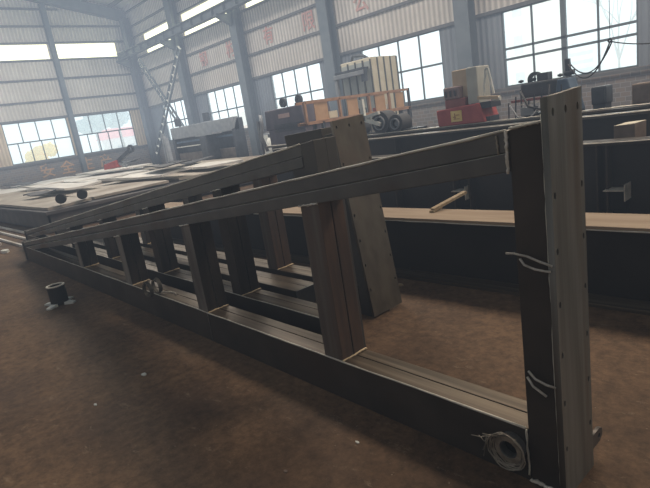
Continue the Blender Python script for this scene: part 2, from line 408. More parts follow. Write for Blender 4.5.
# crane runway beam, with stiffeners and rail
rb = thing('crane_runway_beam', 'long steel crane runway beam crossing the glowing wall strips', 'beam', (-32.2,15.0,0))
MB().box(0, 44, -.16, .16, 6.93, 6.96).box(0, 44, -.15, .15, 7.30, 7.33).box(0, 44, -.012, .012, 6.96, 7.30).build('girder', COLM, rb)
for k in range(30):
    MB().box(k*1.0+.05, k*1.0+.08, -.13, -.012, 6.96, 7.30).build('stiffener', COLM, rb)
MB().box(0, 44, -.025, .025, 7.33, 7.39).build('rail', GIRTM, rb)
ef = MB()
for k in range(7): ef.box(-.1-.17*k, -.06-.17*k, -.14, .14, 6.96, 7.34)
ef.box(-1.2, 0, -.15, .15, 6.93, 6.96).box(-1.2, 0, -.15, .15, 7.34, 7.38)
ef.build('end_grille', COLM, rb)

# crossed lattice braces between corner column and first wall column
def lattice(name, p, q, label):
    p, q = Vector(p), Vector(q)
    t = thing(name, label, 'brace', p, 0, 'crossed lattice braces in the corner bay'); d = q-p; s = Vector((d.z,0,-d.x)).normalized()*.15
    for sg, nm in ((1,'chord_angle'),(-1,'chord_angle')):
        MB().bar(s*sg, d+s*sg, .07, .10, (0,1,0)).build(nm, COLM, t)
    k = 13
    for i in range(k+1): MB().bar(d*(i/k)+s*.9, d*(i/k)-s*.9, .03, .10, (0,1,0)).build('batten', WHITEP, t)  # light falling on the battens put into their off-white colour
    return t
lattice('lattice_brace', (-26.9,15.0,1.7), (-30.8,15.0,6.5), 'grey lattice brace climbing left to the crane beam end')
lattice('lattice_brace', (-30.4,14.6,1.0), (-25.2,14.6,6.15), 'grey lattice brace climbing right to the second column')

# faded characters on the walls
def wall_text_x(ch, x, z, size, label):
    M = Matrix.Translation((x, YW-.03, z)) @ Matrix.Rotation(math.pi/2, 4, 'X')
    o = text_mesh(ch, size, 'painted_character', REDTXT, M); tag(o, label, 'lettering', 'faded red characters on the long wall')
for ch, x, l in (('钢',-25.3,'faded red wall character nearest the corner bay, above the press brake window'),('构',-22.7,'faded red wall character just left of the second bay column'),
                 ('有',-19.55,'faded red wall character above the left half of the middle window'),('限',-16.8,'strong red wall character just left of the centre column'),
                 ('公',-13.8,'red wall character right of the centre column above the cream cabinet')):
    wall_text_x(ch, x, 5.5, .8, l)
for ch, y, l in (('安',9.2,'faded orange character on brick below the yellow tree window'),('全',10.35,'faded orange character on brick just left of the end wall post'),
                 ('生',11.5,'faded orange character on brick just right of the end wall post'),('产',12.7,'faded orange character on brick furthest right under the end window')):
    M = Matrix.Translation((XE+.015, y, .98)) @ Matrix.Rotation(math.pi/2, 4, 'Z') @ Matrix.Rotation(math.pi/2, 4, 'X')
    o = text_mesh(ch, .85, 'painted_character', ORTXT, M); tag(o, l, 'lettering', 'orange characters on the end wall brickwork')

# ------------------------------------------------------------------ outside
struct(MB().box(-140, 60, -60, 120, -.45, -.32).build('ground', mat('pale_ground', (.55,.55,.50), (.65,.63,.56), .9, 0, .3)))
def tree(name, x, y, z, r, m, label, sq=(1,1,1), k=9, trunk=.12):
    t = thing(name, label, 'tree', (x, y, -.32))
    MB().tube([(0,0,0),(.1,.05,z*.5),(0,0,z)], [trunk*1.3, trunk, trunk*.6], 8).build('trunk', mat(name+'_bark', (.25,.22,.2), rough=.9), t)
    b = MB(); rnd = random.Random(x*3.1)
    for i in range(k):
        a = rnd.uniform(0, 6.28); q = rnd.uniform(0, .7)*r
        b.blob((q*math.cos(a)*sq[0], q*math.sin(a)*sq[1], z+.32+rnd.uniform(-.5,.6)*r*sq[2]), r*rnd.uniform(.35,.55), 3, .22)
    b.build('foliage', m, t)
pale = lambda nm, c, e=.25: mat(nm, c, tuple(v*.8 for v in c), .9, 0, 2, emit=(c, e))  # slight self-glow put in to pass for outdoor haze
tree('yellow_tree', -42, 11.3, 1.7, 1.15, pale('yellow_leaves', (.80,.58,.18)), 'hazy yellow tree outside the left end window', (1,1,1), 11)
tree('bushy_tree', -55, 20.4, 4.6, 1.7, pale('grey_green_leaves', (.30,.36,.36)), 'dark hazy tree outside the right end window, left one', (1,1,.8))
tree('bushy_tree', -55, 22.9, 4.6, 1.2, pale('grey_green_leaves_b', (.32,.37,.38)), 'smaller dark hazy tree outside the right end window, right one', (1,1,.8))
tree('green_shrub', -44, 8.9, 1.9, .8, pale('green_leaves', (.52,.62,.42)), 'pale green shrub outside left of the yellow tree')
rbld = thing('low_building', 'low building with a red roof outside the end window', 'building', (-60,26,-.32))
MB().box(-3, 0, -2.2, 3.5, 0, 3.2).build('walls', pale('pink_wall', (.62,.58,.55)), rbld)
MB().prism([(-2.8,3.2),(3.9,3.2),(3.9,4.1),(-2.2,4.3)], -3.2, .3, 0).build('roof', pale('red_roof', (.75,.25,.25)), rbld)
for k in range(4): MB().box(0, .05, -1.7+k*1.3, -1.0+k*1.3, 1.0, 2.3).build('window', pale('far_window', (.35,.36,.38)), rbld)
sh = thing('roadside_shop', 'pale pink and orange building seen through the window behind the press brake', 'building', (-36,25,-.32))
MB().box(-.9, 1.5, 0, 3, 0, 2.2).build('walls', pale('orange_render', (.72,.50,.38)), sh)
MB().box(-1.1, 1.7, -.15, 3.2, 2.2, 3.3).build('fascia', pale('pale_fascia', (.70,.62,.55)), sh)
MB().box(-.6, 1.2, -.05, 0, .7, 1.4).build('shutter', pale('pink_shutter', (.70,.42,.42)), sh)
tw = thing('office_tower', 'faint pale tower block outside the large split window', 'building', (-22.5,60,-.32))
MB().box(-1.3, 1.3, 0, 3, 0, 5.0).build('walls', pale('tower_wall', (.62,.66,.68), .35), tw)
for k in range(5): MB().box(-1.2, 1.2, -.03, 0, .6+k*.85, .95+k*.85).build('window_band', pale('tower_band', (.48,.53,.57), .3), tw)
MB().box(-1.0, 1.0, .3, 2.6, 5.0, 5.4).build('parapet', pale('tower_top', (.6,.64,.66), .3), tw)
ap = thing('apartment_block', 'pale cream building edge seen through the leftmost panes of the split window', 'building', (-22.8,45,-.32))
MB().box(0, 2.6, 0, 5, 0, 14).build('walls', pale('cream_render', (.78,.74,.64), .35), ap)
for k in range(4): MB().box(.5, 1.3, -.03, 0, 1.5+k*3, 3.0+k*3).build('window', pale('hazy_window', (.62,.66,.66), .3), ap)
bt = thing('bare_tree', 'thin bare tree outside the large split window', 'tree', (-9.4,30,-.32))
b = MB(); rnd = random.Random(5)
def branch(p, d, L_, r, lv):
    q = p + d*L_; b.tube([p, (p+q)/2 + Vector((rnd.uniform(-.05,.05), 0, .04)), q], [r, r*.8, r*.55], 5)
    if lv:
        for _ in range(3):
            nd = (d + Vector((rnd.uniform(-.8,.8), rnd.uniform(-.5,.5), rnd.uniform(-.25,.6)))).normalized(); branch(q, nd, L_*.72, r*.58, lv-1)
branch(Vector((0,0,0)), Vector((0,0,1)), 2.4, .10, 5)
b.build('branches', pale('branch_bark', (.45,.48,.48), .25), bt)

# ------------------------------------------------------------------ tapered frames
ANG = math.atan2(.031, -1)            # local +x runs away from the viewer along the frame, local -y away to the far side
def W(s, off, z=0):
    U = Vector((-1,.031,0)).normalized(); N_ = Vector((.031,1,0)).normalized()
    return Vector((-.906,1.743,0)) + U*s + N_*off + Vector((0,0,z))
def loc_on(off, s0): return W(s0, off)

def halves(b, poly_fn): pass
def beamx(b, s0, s1, o0, o1, z0, z1, seam='h'):
    """box member along s, built from two channels meeting at a recessed seam"""
    g = .004
    if seam == 'top':                 # seam runs along the middle of the top and bottom
        m = (o0+o1)/2 + .01
        b.box(s0, s1, -m+g, -o0, z0, z1).box(s0, s1, -o1, -m-g, z0, z1-.003).box(s0, s1, -m-g-.001, -m+g+.001, z0+.004, z1-.012)
    return b
def weld_line(p, q, r, name, m, parent, n_=14):
    b = MB(); p, q = Vector(p), Vector(q); pts = []; rr = []
    rnd = random.Random(int(p.x*100+q.z*77))
    for i in range(n_+1):
        pts.append(p.lerp(q, i/n_)+Vector((rnd.uniform(-1,1),rnd.uniform(-1,1),rnd.uniform(-1,1)))*r*.35); rr.append(r*rnd.uniform(.7,1.25))
    b.tube(pts, rr, 6); return b.build(name, m, parent, smooth=True)

def frame(label, off, s0, length=9.05, post_s=(1.10,2.65,4.21,5.78), htop=1.455, slope=.1265, dw=.19, plate_lean=0., plate_w=.26, wide=.15, lean=0., plate=True, post_mat=None, mats=None, posts=True, plate_mat=PLATE, extras=True):
    t = thing('tapered_steel_frame', label, 'steel frame', loc_on(off, s0), ANG, 'tapered box-section frames standing in a row')
    H1, H2, dz = .25, htop, .147; post_mat = post_mat or STEELD
    zt = lambda s: H2 - slope*s
    # bottom chord: near web, top flange strip, seam
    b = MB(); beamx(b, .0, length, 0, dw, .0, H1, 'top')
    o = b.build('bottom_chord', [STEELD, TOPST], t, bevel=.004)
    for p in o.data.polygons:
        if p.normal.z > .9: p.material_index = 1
    # the highlight along the top near corner is added later as a bright strip
    # top chord: two channels, a recessed seam between them
    b = MB(); e = length; sc = (H1 - (H2 - dz))/(-slope)
    mid = dz*.52
    b.prism([(0.0,zt(0)),(e,zt(e)),(e,max(zt(e)-mid,H1)+.0),(0.0,zt(0)-mid)], -dw, 0, 1)
    b.prism([(0.0,zt(0)-mid-.003),(sc+.42,zt(sc+.42)-mid-.003),(sc,H1+.001),(0.0,zt(0)-dz)], -dw, .006, 1)
    b.prism([(0.0,zt(0)-mid+.001),(sc,zt(sc)-mid+.001),(sc,zt(sc)-mid-.006),(0.0,zt(0)-mid-.006)], -dw+.01, -.01, 1)
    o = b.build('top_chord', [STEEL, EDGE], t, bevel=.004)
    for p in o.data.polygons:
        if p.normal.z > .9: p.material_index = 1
    # posts
    if posts:
        for i, s in enumerate(post_s):
            zt_ = zt(s+.16)-dz+.004; zt2 = zt(s)-dz+.004
            m = -dw/2
            b = MB()
            b.prism([(s,H1),(s+.155,H1),(s+.155,zt_),(s,zt2)], m+.005, -.004, 1)
            b.prism([(s+.003,H1),(s+.155,H1),(s+.155,zt_),(s+.003,zt2)], -dw+.004, m-.005, 1)
            b.prism([(s+.012,H1),(s+.145,H1),(s+.145,zt_),(s+.012,zt2)], m-.006, m+.006, 1)
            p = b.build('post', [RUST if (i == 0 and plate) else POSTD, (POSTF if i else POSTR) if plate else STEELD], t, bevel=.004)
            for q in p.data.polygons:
                if q.normal.y > .9: q.material_index = 1  # near faces take the lit copy of the post steel
            weld_line((s-.004,-.0,H1+.004), (s-.004,-dw,H1+.004), .006, 'weld_seam', YWELD, p)
            weld_line((s,.004,zt2-.004), (s+.155,.004,zt_-.004), .006, 'weld_seam', WELD, p)
    # end post and plate
    a = -.13; ln = lean
    b = MB(); m = -dw/2
    b.prism([(a,0),(0,0),(ln,H2),(a+ln,H2+.018)], m+(.004 if plate else .0), 0, 1); b.prism([(a,0),(0-.004,0),(ln-.004,H2),(a+ln,H2+.018)], -dw, m-.004, 1); b.prism([(a+.01 if plate else a,.0),(-.01,0),(ln-.01,H2-.01),(a+ln+(.01 if plate else 0),H2)], m-.005, m+.005, 1)
    if wide > .15: b.prism([(0,.0),(wide-.15,0),(wide-.15+ln,H2+.04),(ln,H2+.06)], -dw+.01, .004, 1)
    up = b.build('end_post', post_mat, t, bevel=.004)
    # end plate, holes pierced
    w = plate_w; Hh = 1.555; hs = []
    for z in [1.50-.0] : hs += [(x, z, .009, .014) for x in (.035, w/2, w-.035)]
    for k in range(6): hs += [(x, 1.22-k*.2, .008, .013) for x in (.022, w-.022)]
    F = Matrix(((0,0,1,-.143),(-1,0,0,.02),(0,1,0,0),(0,0,0,1)))
    if plate:
     o = curve_plate([(0,0),(w,0),(w,Hh+.01),(0,Hh-.005)], hs, .024, 'end_plate', plate_mat, t, F)
     o.rotation_euler = (0, math.atan2(lean, Hh), 0)
    # toe plate closing the pointed end
    MB().box(length, length+.025, -dw-.02, .02, 0, .335).build('toe_plate', STEEL, t, bevel=.003)
    return t, up

A, upA = frame('nearest tapered steel frame, standing full length in the foreground', 0, 0)
# details only on the nearest frame
weld_line((.006,.006,1.455), (.006,.006,1.30), .006, 'weld_seam', WELD, upA)
weld_line((.045,.004,1.44), (.04,.004,1.37), .004, 'weld_seam', WIRE, upA)
weld_line((-.005,.006,1.46), (-.13,.006,1.475), .005, 'weld_seam', EDGE, upA)
weld_line((-.13,.006,.012), (.0,.006,.012), .009, 'weld_seam', WELD, upA)
weld_line((0.006,-.0,.03), (.006,.004,.25), .005, 'weld_seam', EDGE, upA)
weld_line((-.128,.008,.05), (-.128,.008,1.50), .004, 'weld_seam', EDGE, upA, 40)
# edge highlights on the chords, added as thin bright strips
def edge_strip(parent_obj, p, q, m=EDGE, r=.0045): weld_line(p, q, r, 'edge_glint', m, parent_obj, 60)
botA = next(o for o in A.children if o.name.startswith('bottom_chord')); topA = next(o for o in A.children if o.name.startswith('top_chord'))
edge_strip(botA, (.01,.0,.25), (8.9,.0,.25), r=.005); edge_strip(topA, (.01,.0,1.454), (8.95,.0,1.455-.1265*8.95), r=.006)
# splice joint on the bottom chord
weld_line((2.66,.002,.01), (2.66,.002,.245), .004, 'splice_weld', STEEL, botA)
# pipe stub with lug
st = MB().ring((.07,.022,.15), (0,1,0), .058, .036, .045); o = st.build('pipe_stub', STEEL, A, bevel=.003, smooth=False)
MB().ring((.07,.044,.15), (0,1,0), .060, .040, .008).build('weld_collar', WIRE, o)
MB().cyl((.07,-.0,.15),(.07,.008,.15), .037, 20).build('bore', BLACK, o)
lug = curve_plate([(0,-.03),(.10,-.03),(.125,-.015),(.125,.02),(.10,.033),(0,.033)], [(.09,.0,.012,.012)], .014, 'lifting_lug', STEEL, A, Matrix(((0,0,1,-.143),(-1,0,0,-.225),(0,1,0,.10),(0,0,0,1))))

B, _ = frame('second tapered frame, close behind the nearest one', .37, 1.62, plate_w=.22, plate=False, post_mat=GUSS)
botB = next(o for o in B.children if o.name.startswith('bottom_chord')); topB = next(o for o in B.children if o.name.startswith('top_chord'))
edge_strip(botB, (.01,.0,.25), (8.9,.0,.25), r=.004); edge_strip(topB, (.01,.0,1.454), (8.95,.0,1.455-.1265*8.95), r=.006)
Cc, _ = frame('third tapered frame, furthest back, with a leaning brown end plate', .98, 1.93, plate_w=.34, wide=.62, plate_mat=PLATEB, lean=.165, post_mat=GUSS)

# loose box beams between the frames
def loose_beam(off, s0, s1, h, w, label):
    t = thing('box_beam', label, 'steel beam', W(s0, off), ANG, 'loose box beams lying behind the frames')
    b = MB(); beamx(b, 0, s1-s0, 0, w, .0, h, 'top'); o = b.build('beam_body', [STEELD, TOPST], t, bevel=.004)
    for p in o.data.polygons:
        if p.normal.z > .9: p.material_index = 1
    MB().box(-.015, 0, -w, 0, 0, h).build('end_cap', STEEL, t)
    return t
loose_beam(.66, 2.35, 9.4, .25, .23, 'loose box beam lying between the second and third frames')

# tie wires round the near upright, and the coil on the pipe stub
def wire(name, pts, r, m, label, cat='wire', n_=6):
    o = MB().tube(pts, r, n_).build(name, m, smooth=True); return tag(o, label, cat)
def LA(s, o, z): return W(s, o, z)
wire('tie_wire', [LA(.035,-.01,1.0),LA(0,-.018,1.005),LA(-.05,-.02,1.0),LA(-.10,-.022,.985),LA(-.145,-.02,.972)], .0048, ROPE, 'upper pale tie wire across the near upright')
wire('tie_wire', [LA(-.02,-.012,.985),LA(-.04,-.02,.965),LA(-.08,-.024,.955),LA(-.12,-.02,.95),LA(-.14,-.03,.955)], .0048, ROPE, 'lower slack tie wire under the upper one on the near upright')
wire('tie_wire', [LA(-.025,-.012,.525),LA(-.06,-.03,.51),LA(-.10,-.028,.497),LA(-.135,-.02,.49)], .0048, ROPE, 'upper of two pale rods tied low on the near upright')
wire('tie_wire', [LA(-.02,-.015,.50),LA(-.05,-.03,.475),LA(-.10,-.026,.445)], .0048, ROPE, 'lower of two pale rods tied low on the near upright')
rnd = random.Random(3)
wc = thing('wire_coil', 'tangled steel wire coil around the pipe stub at the near foot', 'wire coil', W(.07,-.052,.15), ANG)
for k in range(7):
    a0 = rnd.uniform(0, 1); rr = .062+.0035*k
    pts = [(rr*math.cos(2*math.pi*(a0+j/26))*(1+.05*math.sin(j+k)), .004*k-.01+rnd.uniform(-.004,.004), rr*math.sin(2*math.pi*(a0+j/26))*(1+.05*math.cos(j*1.3+k))) for j in range(26)]
    MB().tube(pts, .0028, 5, closed=True).build('wire_turn', WIRE, wc, smooth=True)
for k in range(6):
    x0 = .02+.012*k; e_ = (rnd.uniform(.03,.075), rnd.uniform(-.08,.05))
    MB().tube([(x0,0,.06-.004*k),(x0+.03,.015,.06-.01*k+rnd.uniform(-.01,.02)),(x0+e_[0],.03,.02+e_[1])], .002, 5).build('loose_end', WIRE, wc, smooth=True)
# cable coil hanging over the chord
cc = thing('cable_coil', 'small double coil of cable resting on the near bottom chord', 'cable coil', W(3.62,.03,.254), ANG+.35)
for y in (0, .11):
    for k in range(3): MB().ring((0,y+k*.012,.075), (.25,1,0), .075-.003*k, .060, .010, 20).build('cable_turn', mat('coil_wire', (.07,.065,.055), (.12,.11,.09), .6, .2, 20) if (k == 0 and y == 0) else D.materials['coil_wire'], cc)
MB().tube([(-.06,.03,.02),(-.12,-.02,.008),(-.2,.0,.006),(-.25,.04,.006)], .006, 6).build('loose_end', ROPE, cc, smooth=True)

# ------------------------------------------------------------------ pipe stub with gussets on the floor
ps = thing('pipe_fitting', 'short black pipe stub with pale corner feet on the open floor', 'pipe base', (-6.32,1.47,0), .5)
MB().ring((0,0,.12), (0,0,1), .095, .082, .21, 28).build('pipe', mat('black_pipe', (.012,.012,.014), rough=.6), ps)
MB().cyl((0,0,.02),(0,0,.05), .082, 24).build('bore', BLACK, ps)
MB().ring((0,0,.224), (0,0,1), .098, .080, .012, 28).build('rim', EDGE, ps)
for k in range(4):
    a = k*math.pi/2+.1; cs, sn = math.cos(a), math.sin(a)
    P_ = lambda r, w_, z: (r*cs-w_*sn, r*sn+w_*cs, z)
    MB().hexa([P_(.085,-.04,0),P_(.19,-.03,0),P_(.19,.03,0),P_(.085,.04,0),P_(.085,-.04,.03),P_(.19,-.03,.018),P_(.19,.03,.018),P_(.085,.04,.03)]).build('foot', WHITEP, ps)

# ------------------------------------------------------------------ girders behind
def girder(label, x0, x1, y, w, h, tf=.03, stiff=(), top=None, z0=0., mats=GIRD, cut=()):
    t = thing('plate_girder', label, 'steel girder', (x0, y, z0), 0, 'plate girders stacked along the hall')
    L_ = x1-x0
    MB().box(0, L_, 0, w, 0, tf).build('bottom_flange', TOPST, t, bevel=.004)  # lighter copy: light on the flange edge put into the colour
    MB().box(0, L_, .5*w-.01, .5*w+.01, tf, h-tf).build('web', mats, t)
    MB().box(0, L_, 0, w, h-tf, h).build('top_flange', top or STEEL, t, bevel=.004)
    for s in stiff: MB().box(s-x0, s-x0+.02, .02, w/2-.01, tf, h-tf).build('stiffener', STEELD, t)
    return t
g1 = girder('low plate girder with dusty tan top flange, first behind the frames', -8.5, 4.5, 3.62, .38, .6, top=GTOP, stiff=())
weld_line((3.2,.0,.57), (13,.0,.572), .006, 'flange_edge', EDGE, next(o for o in g1.children if o.name.startswith('top_flange')), 60)  # bright strip added as the highlight along the flange edge
girder('tall dark plate girder with upright stiffeners, second row behind', -8.0, 5.0, 6.0, .34, .87, stiff=(-7,-6,-5.0,-3.98,-3.74,-2.14,-2.04,-.6,.6,2), top=STEELD)
girder('dark plate girder in the third row behind the tall one', -9.5, 5.5, 7.35, .36, 1.06, stiff=(-8,-6,-4,-2,0,2), top=STEEL)
girder('rust-streaked plate girder in the fourth row carrying the red carriage', -10.5, 6, 7.95, .36, 1.09, stiff=(-9,-7,-5,-3,-1,1), top=STEEL)
g5 = girder('furthest plate girder, lying below the brick wall', -8.5, 6, 9.6, .36, 1.0, stiff=(-7,-5,-3,-1), top=STEEL)
for y, z, x0, r, l in ((5.99,.872,-8,.008,'second'),(7.34,1.062,-9.5,.008,'third'),(7.93,1.105,-10.5,.012,'fourth')):
    weld_line((x0,y,z), (5,y,z), r, 'edge_highlight', EDGE, None, 50)  # bright strips added as highlights on the girder top edges
for o, l in zip([o for o in D.objects if o.name.startswith('edge_highlight')], ('second','third','fourth')):
    tag(o, 'bright highlight strip added along the near edge of the %s girder row' % l, 'bar')
# tan block on top of the girders and small stuff
o = MB().hexa([(-2.14,6.6,.62),(-1.92,6.6,.62),(-1.88,6.88,.62),(-2.10,6.88,.62),(-2.14,6.6,.985),(-1.92,6.6,.995),(-1.88,6.88,1.0),(-2.10,6.88,.99)]).build('steel_block', [TAN, CREAM], bevel=.006)
for p in o.data.polygons:
    if p.normal.z > .8: p.material_index = 1
o.location.z = 0; tag(o, 'tan steel block with pale top standing behind the tall girder', 'block')
o = MB().box(-2.16,-1.88,6.58,6.9,0,.62).build('support_stand', STEELD, bevel=.01); tag(o, 'dark stand carrying the tan steel block', 'stand')
o = MB().bar((-2.79,3.86,.625), (-2.70,4.28,.70), .05, .025).bar((-2.79,3.84,.61),(-2.79,3.98,.62),.05,.02).build('timber_strip', WOOD); tag(o, 'small pale timber strip propped on the tan girder flange', 'timber')
for x, l in ((-2.05,'small pale angle cleat on the tall girder, right of the near upright'),(-3.97,'small pale angle cleat on the tall girder, left of the near upright')):
    t = thing('angle_cleat', l, 'cleat', (x, 5.95, .0), 0, 'angle cleats on the tall girder')
    MB().box(0,.22,0,.2,.35,.36).build('shelf', EDGE, t); MB().box(.21,.22,0,.2,.24,.42).build('upstand', EDGE, t); MB().box(0,.2,.1,.2,.12,.35).build('dark_box', BLACK, t)

# ------------------------------------------------------------------ plate table at the left
tb = thing('cutting_table', 'long low steel table under the loose plates by the end wall', 'table', (-32,3.15,0))
TBL = mat('table_side', (.07,.07,.075), (.11,.10,.10), .7, .1, 3)
MB().box(0, 19.4, 0, 8.6, .42, .5).build('tabletop', TBL, tb, bevel=.01)  # dark top: shade in the gaps between plates put into its colour
MB().box(0.1, 19.3, .06, .1, .06, .42).build('side_panel', TBL, tb)
MB().box(19.25, 19.3, .06, 8.5, .06, .42).build('end_panel', TBL, tb)
for k in range(9):
    for y in (.15, 8.3): MB().box(.3+k*2.3, .45+k*2.3, y, y+.15, 0, .42).build('leg', TBL, tb)
plates = [
 ((-31.5,3.3),(-24.5,3.4),(-24.7,6.2),(-31.6,6.0),.502,.00,SHEETP,'broad pale plate flat at the far left end of the table'),
 ((-24.3,3.3),(-18.4,3.35),(-18.3,6.6),(-24.4,6.9),.502,.01,SHEETD,'broad beige plate beside the dark notch, left part of the table'),
 ((-18.2,3.25),(-12.9,3.3),(-12.9,4.3),(-18.2,4.5),.502,.02,SHEETD,'narrow plate along the front edge of the table'),
 ((-18.0,4.6),(-13.0,4.4),(-12.8,6.3),(-17.8,6.8),.502,.05,SHEETD,'buckled beige plate behind the front strip'),
 ((-31.5,6.6),(-26.0,6.9),(-26.3,9.6),(-31.5,9.4),.502,.0,SHEETP,'pale plate towards the wall at the left of the table'),
 ((-25.6,7.2),(-20.5,7.0),(-20.6,9.4),(-25.8,9.8),.502,.04,SHEETP,'whitish plate in the middle of the table below the end wall post'),
 ((-20.2,7.0),(-13.2,6.8),(-13.1,9.6),(-20.0,9.7),.502,.03,SHEETD,'wide beige plate near the right end of the table'),
 ((-31,9.9),(-24,10.0),(-24.2,11.6),(-31,11.6),.502,.02,SHEETP,'whitish plate closest to the brick wall'),
 ((-23.6,9.9),(-13.4,9.8),(-13.4,11.5),(-23.6,11.6),.502,.03,SHEETD,'long beige plate in front of the press brake'),
 ((-19.4,4.5),(-15.8,4.6),(-15.6,5.6),(-19.3,5.5),.66,.10,SHEETP,'curled pale plate lying proud over the front plates'),
 ((-16.6,5.85),(-13.1,6.3),(-13.4,7.4),(-17.0,7.1),.66,.09,SHEETP,'curled white plate with a raised edge at the table middle'),
 ((-23.8,5.2),(-21.3,5.3),(-21.4,6.3),(-23.9,6.1),.64,.05,SHEETP,'small pale plate lying on the broad beige plate'),
 ((-26.5,8.4),(-22.0,9.4),(-23.2,10.8),(-27.4,10.0),.66,.05,SHEETP,'skewed white plate under the red lifting clamp'),
 ((-15.6,7.9),(-13.3,7.8),(-13.2,9.0),(-15.8,9.1),.64,.05,SHEETP,'pale plate offcut at the right end of the table'),
]
for i, (a, b_, c_, d_, z, wp, m, l) in enumerate(plates):
    o = MB().sheet([(*a,z),(*b_,z),(*c_,z),(*d_,z)], .06, 10, wp*1.4, i+3).build('steel_plate', m); tag(o, l, 'steel plate', 'loose plates on the low table')
darkp = mat('dark_plate', (.07,.075,.085), (.11,.11,.12), .6, .2, 2)
for a, b_, c_, d_, z, wp, l in (((-27.2,10.1),(-24.4,9.3),(-23.6,10.5),(-26.4,11.3),.84,.22,'dark curled plate left of the red lifting clamp'),
                                 ((-19.2,9.6),(-17.3,9.4),(-17.1,10.4),(-19.0,10.6),.68,.12,'dark plate with raised lip near the press brake leg'),
                                 ((-17.4,3.9),(-16.6,3.9),(-16.5,4.6),(-17.5,4.6),.66,.08,'small dark offcut on the front of the table'),
                                 ((-14.6,6.5),(-13.2,6.4),(-13.0,7.2),(-14.5,7.3),.93,.06,'dark offcut behind the curled white plate'),
                                 ((-30.2,5.9),(-27.4,6.3),(-27.6,7.2),(-30.4,6.9),.64,.10,'dark ragged plate at the left end of the table')):
    o = MB().sheet([(*a,z),(*b_,z),(*c_,z),(*d_,z)], .03, 8, wp, int(-a[0])).build('steel_plate', darkp); tag(o, l, 'steel plate', 'dark plates on the low table')
for x, y, l in ((-12.85,3.62,'left of two dark ring cutters on the table edge'),(-12.85,4.1,'right of two dark ring cutters on the table edge')):
    t = thing('pipe_ring', l, 'pipe ring', (x, y, .56), -.6, 'dark pipe rings on the table')
    MB().cyl((-.11,-.022,.11), (.11,.022,.11), .11, 20).build('shell', BLACK, t); MB().ring((0,0,.11),(1,.2,0),.115,.10,.05,20).build('collar', BLACK, t)
    t.location.z = .60
lc = thing('lifting_clamp', 'red and grey lifting clamp lying on the white plate', 'clamp', (-22.4,8.9,.82), .35)
MB().hexa([(-.75,-.15,0),(.1,-.15,.05),(.1,.15,.05),(-.75,.15,0),(-.75,-.13,.22),(.1,-.15,.36),(.1,.15,.36),(-.75,.13,.22)]).build('body', REDM, lc, bevel=.03)
MB().bar((0,0,.25),(.8,0,.62),.14,.16).build('arm', DARKM, lc); MB().bar((.1,0,.2),(.5,.0,.05),.12,.12).build('jaw', GREYM, lc)
MB().ring((.95,0,.72),(0,1,0),.17,.09,.08,20).build('shackle', DARKM, lc)
# steel bars on the floor left
for x0, x1, y, l in ((-22,-13.2,2.93,'back one of three pale bars on the floor at left edge'),(-22,-12.4,2.66,'middle one of three pale bars on the floor at left edge'),(-22,-11.6,2.36,'front one of three pale bars on the floor at left edge')):
    o = MB().box(x0, x1, y-.025, y+.025, 0, .05).build('flat_bar', SHEETP, bevel=.006); tag(o, l, 'steel bar', 'pale flat bars on the floor')
for i, (x, y, sz, m, l) in enumerate(((-11.6,2.02,.16,WHITEP,'white scrap offcut on the floor left of the frame tips'),(-11.9,1.78,.22,TAN,'brown scrap piece on the floor at the left edge'),(-12.9,2.15,.18,SHEETD,'grey scrap piece nearest the pale bars'),
     (-1.84,1.16,.018,TAN,'tiny orange-brown chip on the floor at the bottom'),(-1.70,1.52,.016,WHITEP,'tiny white chip on the floor below the near chord'),(-3.55,1.22,.03,WHITEP,'small white flake on the floor at lower left'),(-2.95,3.46,.045,WOOD,'tan wood chip by the foot of the leaning plate'),(-3.44,.83,.022,WHITEP,'tiny pale flake on the floor, far lower left'))):
    rr = random.Random(i)
    b = MB(); pts = [(sz*math.cos(a)*rr.uniform(.6,1), sz*math.sin(a)*rr.uniform(.35,.6)) for a in [k*math.pi/3 for k in range(6)]]
    b.prism(pts, 0, min(.05, sz*.3), 2); o = b.build('scrap_offcut' if i < 3 else 'floor_chip', m, loc=(x, y, 0)); tag(o, l, 'scrap')

# ------------------------------------------------------------------ press brake
pb = thing('press_brake', 'wide grey press brake machine in front of the left long wall windows', 'machine', (-23.3,12.1,0))
MB().box(0, 5.35, 0, .3, 1.62, 2.16).build('upper_beam', GREYM, pb, bevel=.03)
MB().box(.2, 5.2, .1, .6, 0, .95).build('lower_bed', mat('bed_paint', (.15,.13,.125), (.22,.19,.17), .6, .1, 3), pb, bevel=.03)
MB().box(.15, 5.3, .3, .5, .95, 1.62).build('back_panel', DARKM, pb)
MB().box(.3, 5.1, .05, .2, 1.42, 1.5).build('blade_holder', BLUEM, pb); MB().box(.3, 3.4, .0, .1, 1.22, 1.26).build('gauge_rail', WHITEP, pb)
for x in (0, 5.15): MB().prism([(0,0),(.5,0),(.5,2.1),(.2,2.1),(.0,1.7)], x, x+.2, 0).build('side_frame', DARKM, pb, bevel=.02)
for x in (.35, 2.95): MB().cyl((x,.3,2.2),(x,.3,2.55),.16,16).build('hydraulic_cylinder', DARKM, pb)
MB().box(3.35, 3.85, -.5, .1, .6, 1.6).build('control_box', DARKM, pb, bevel=.02)
MB().box(3.0, 4.4, -.45, .05, 1.6, 1.66).build('tray', GREYM, pb)
for k in range(3):
    o = MB().bar((-23.75+.28*k,11.83,.0),(-24.0+.16*k,12.02,2.0-.12*k),.14,.05).build('leaning_channel', GREYM)
    tag(o, ('leftmost','middle','rightmost')[k]+' of three grey channels leaning on the press brake left end', 'steel channel', 'channels leaning on the press brake')
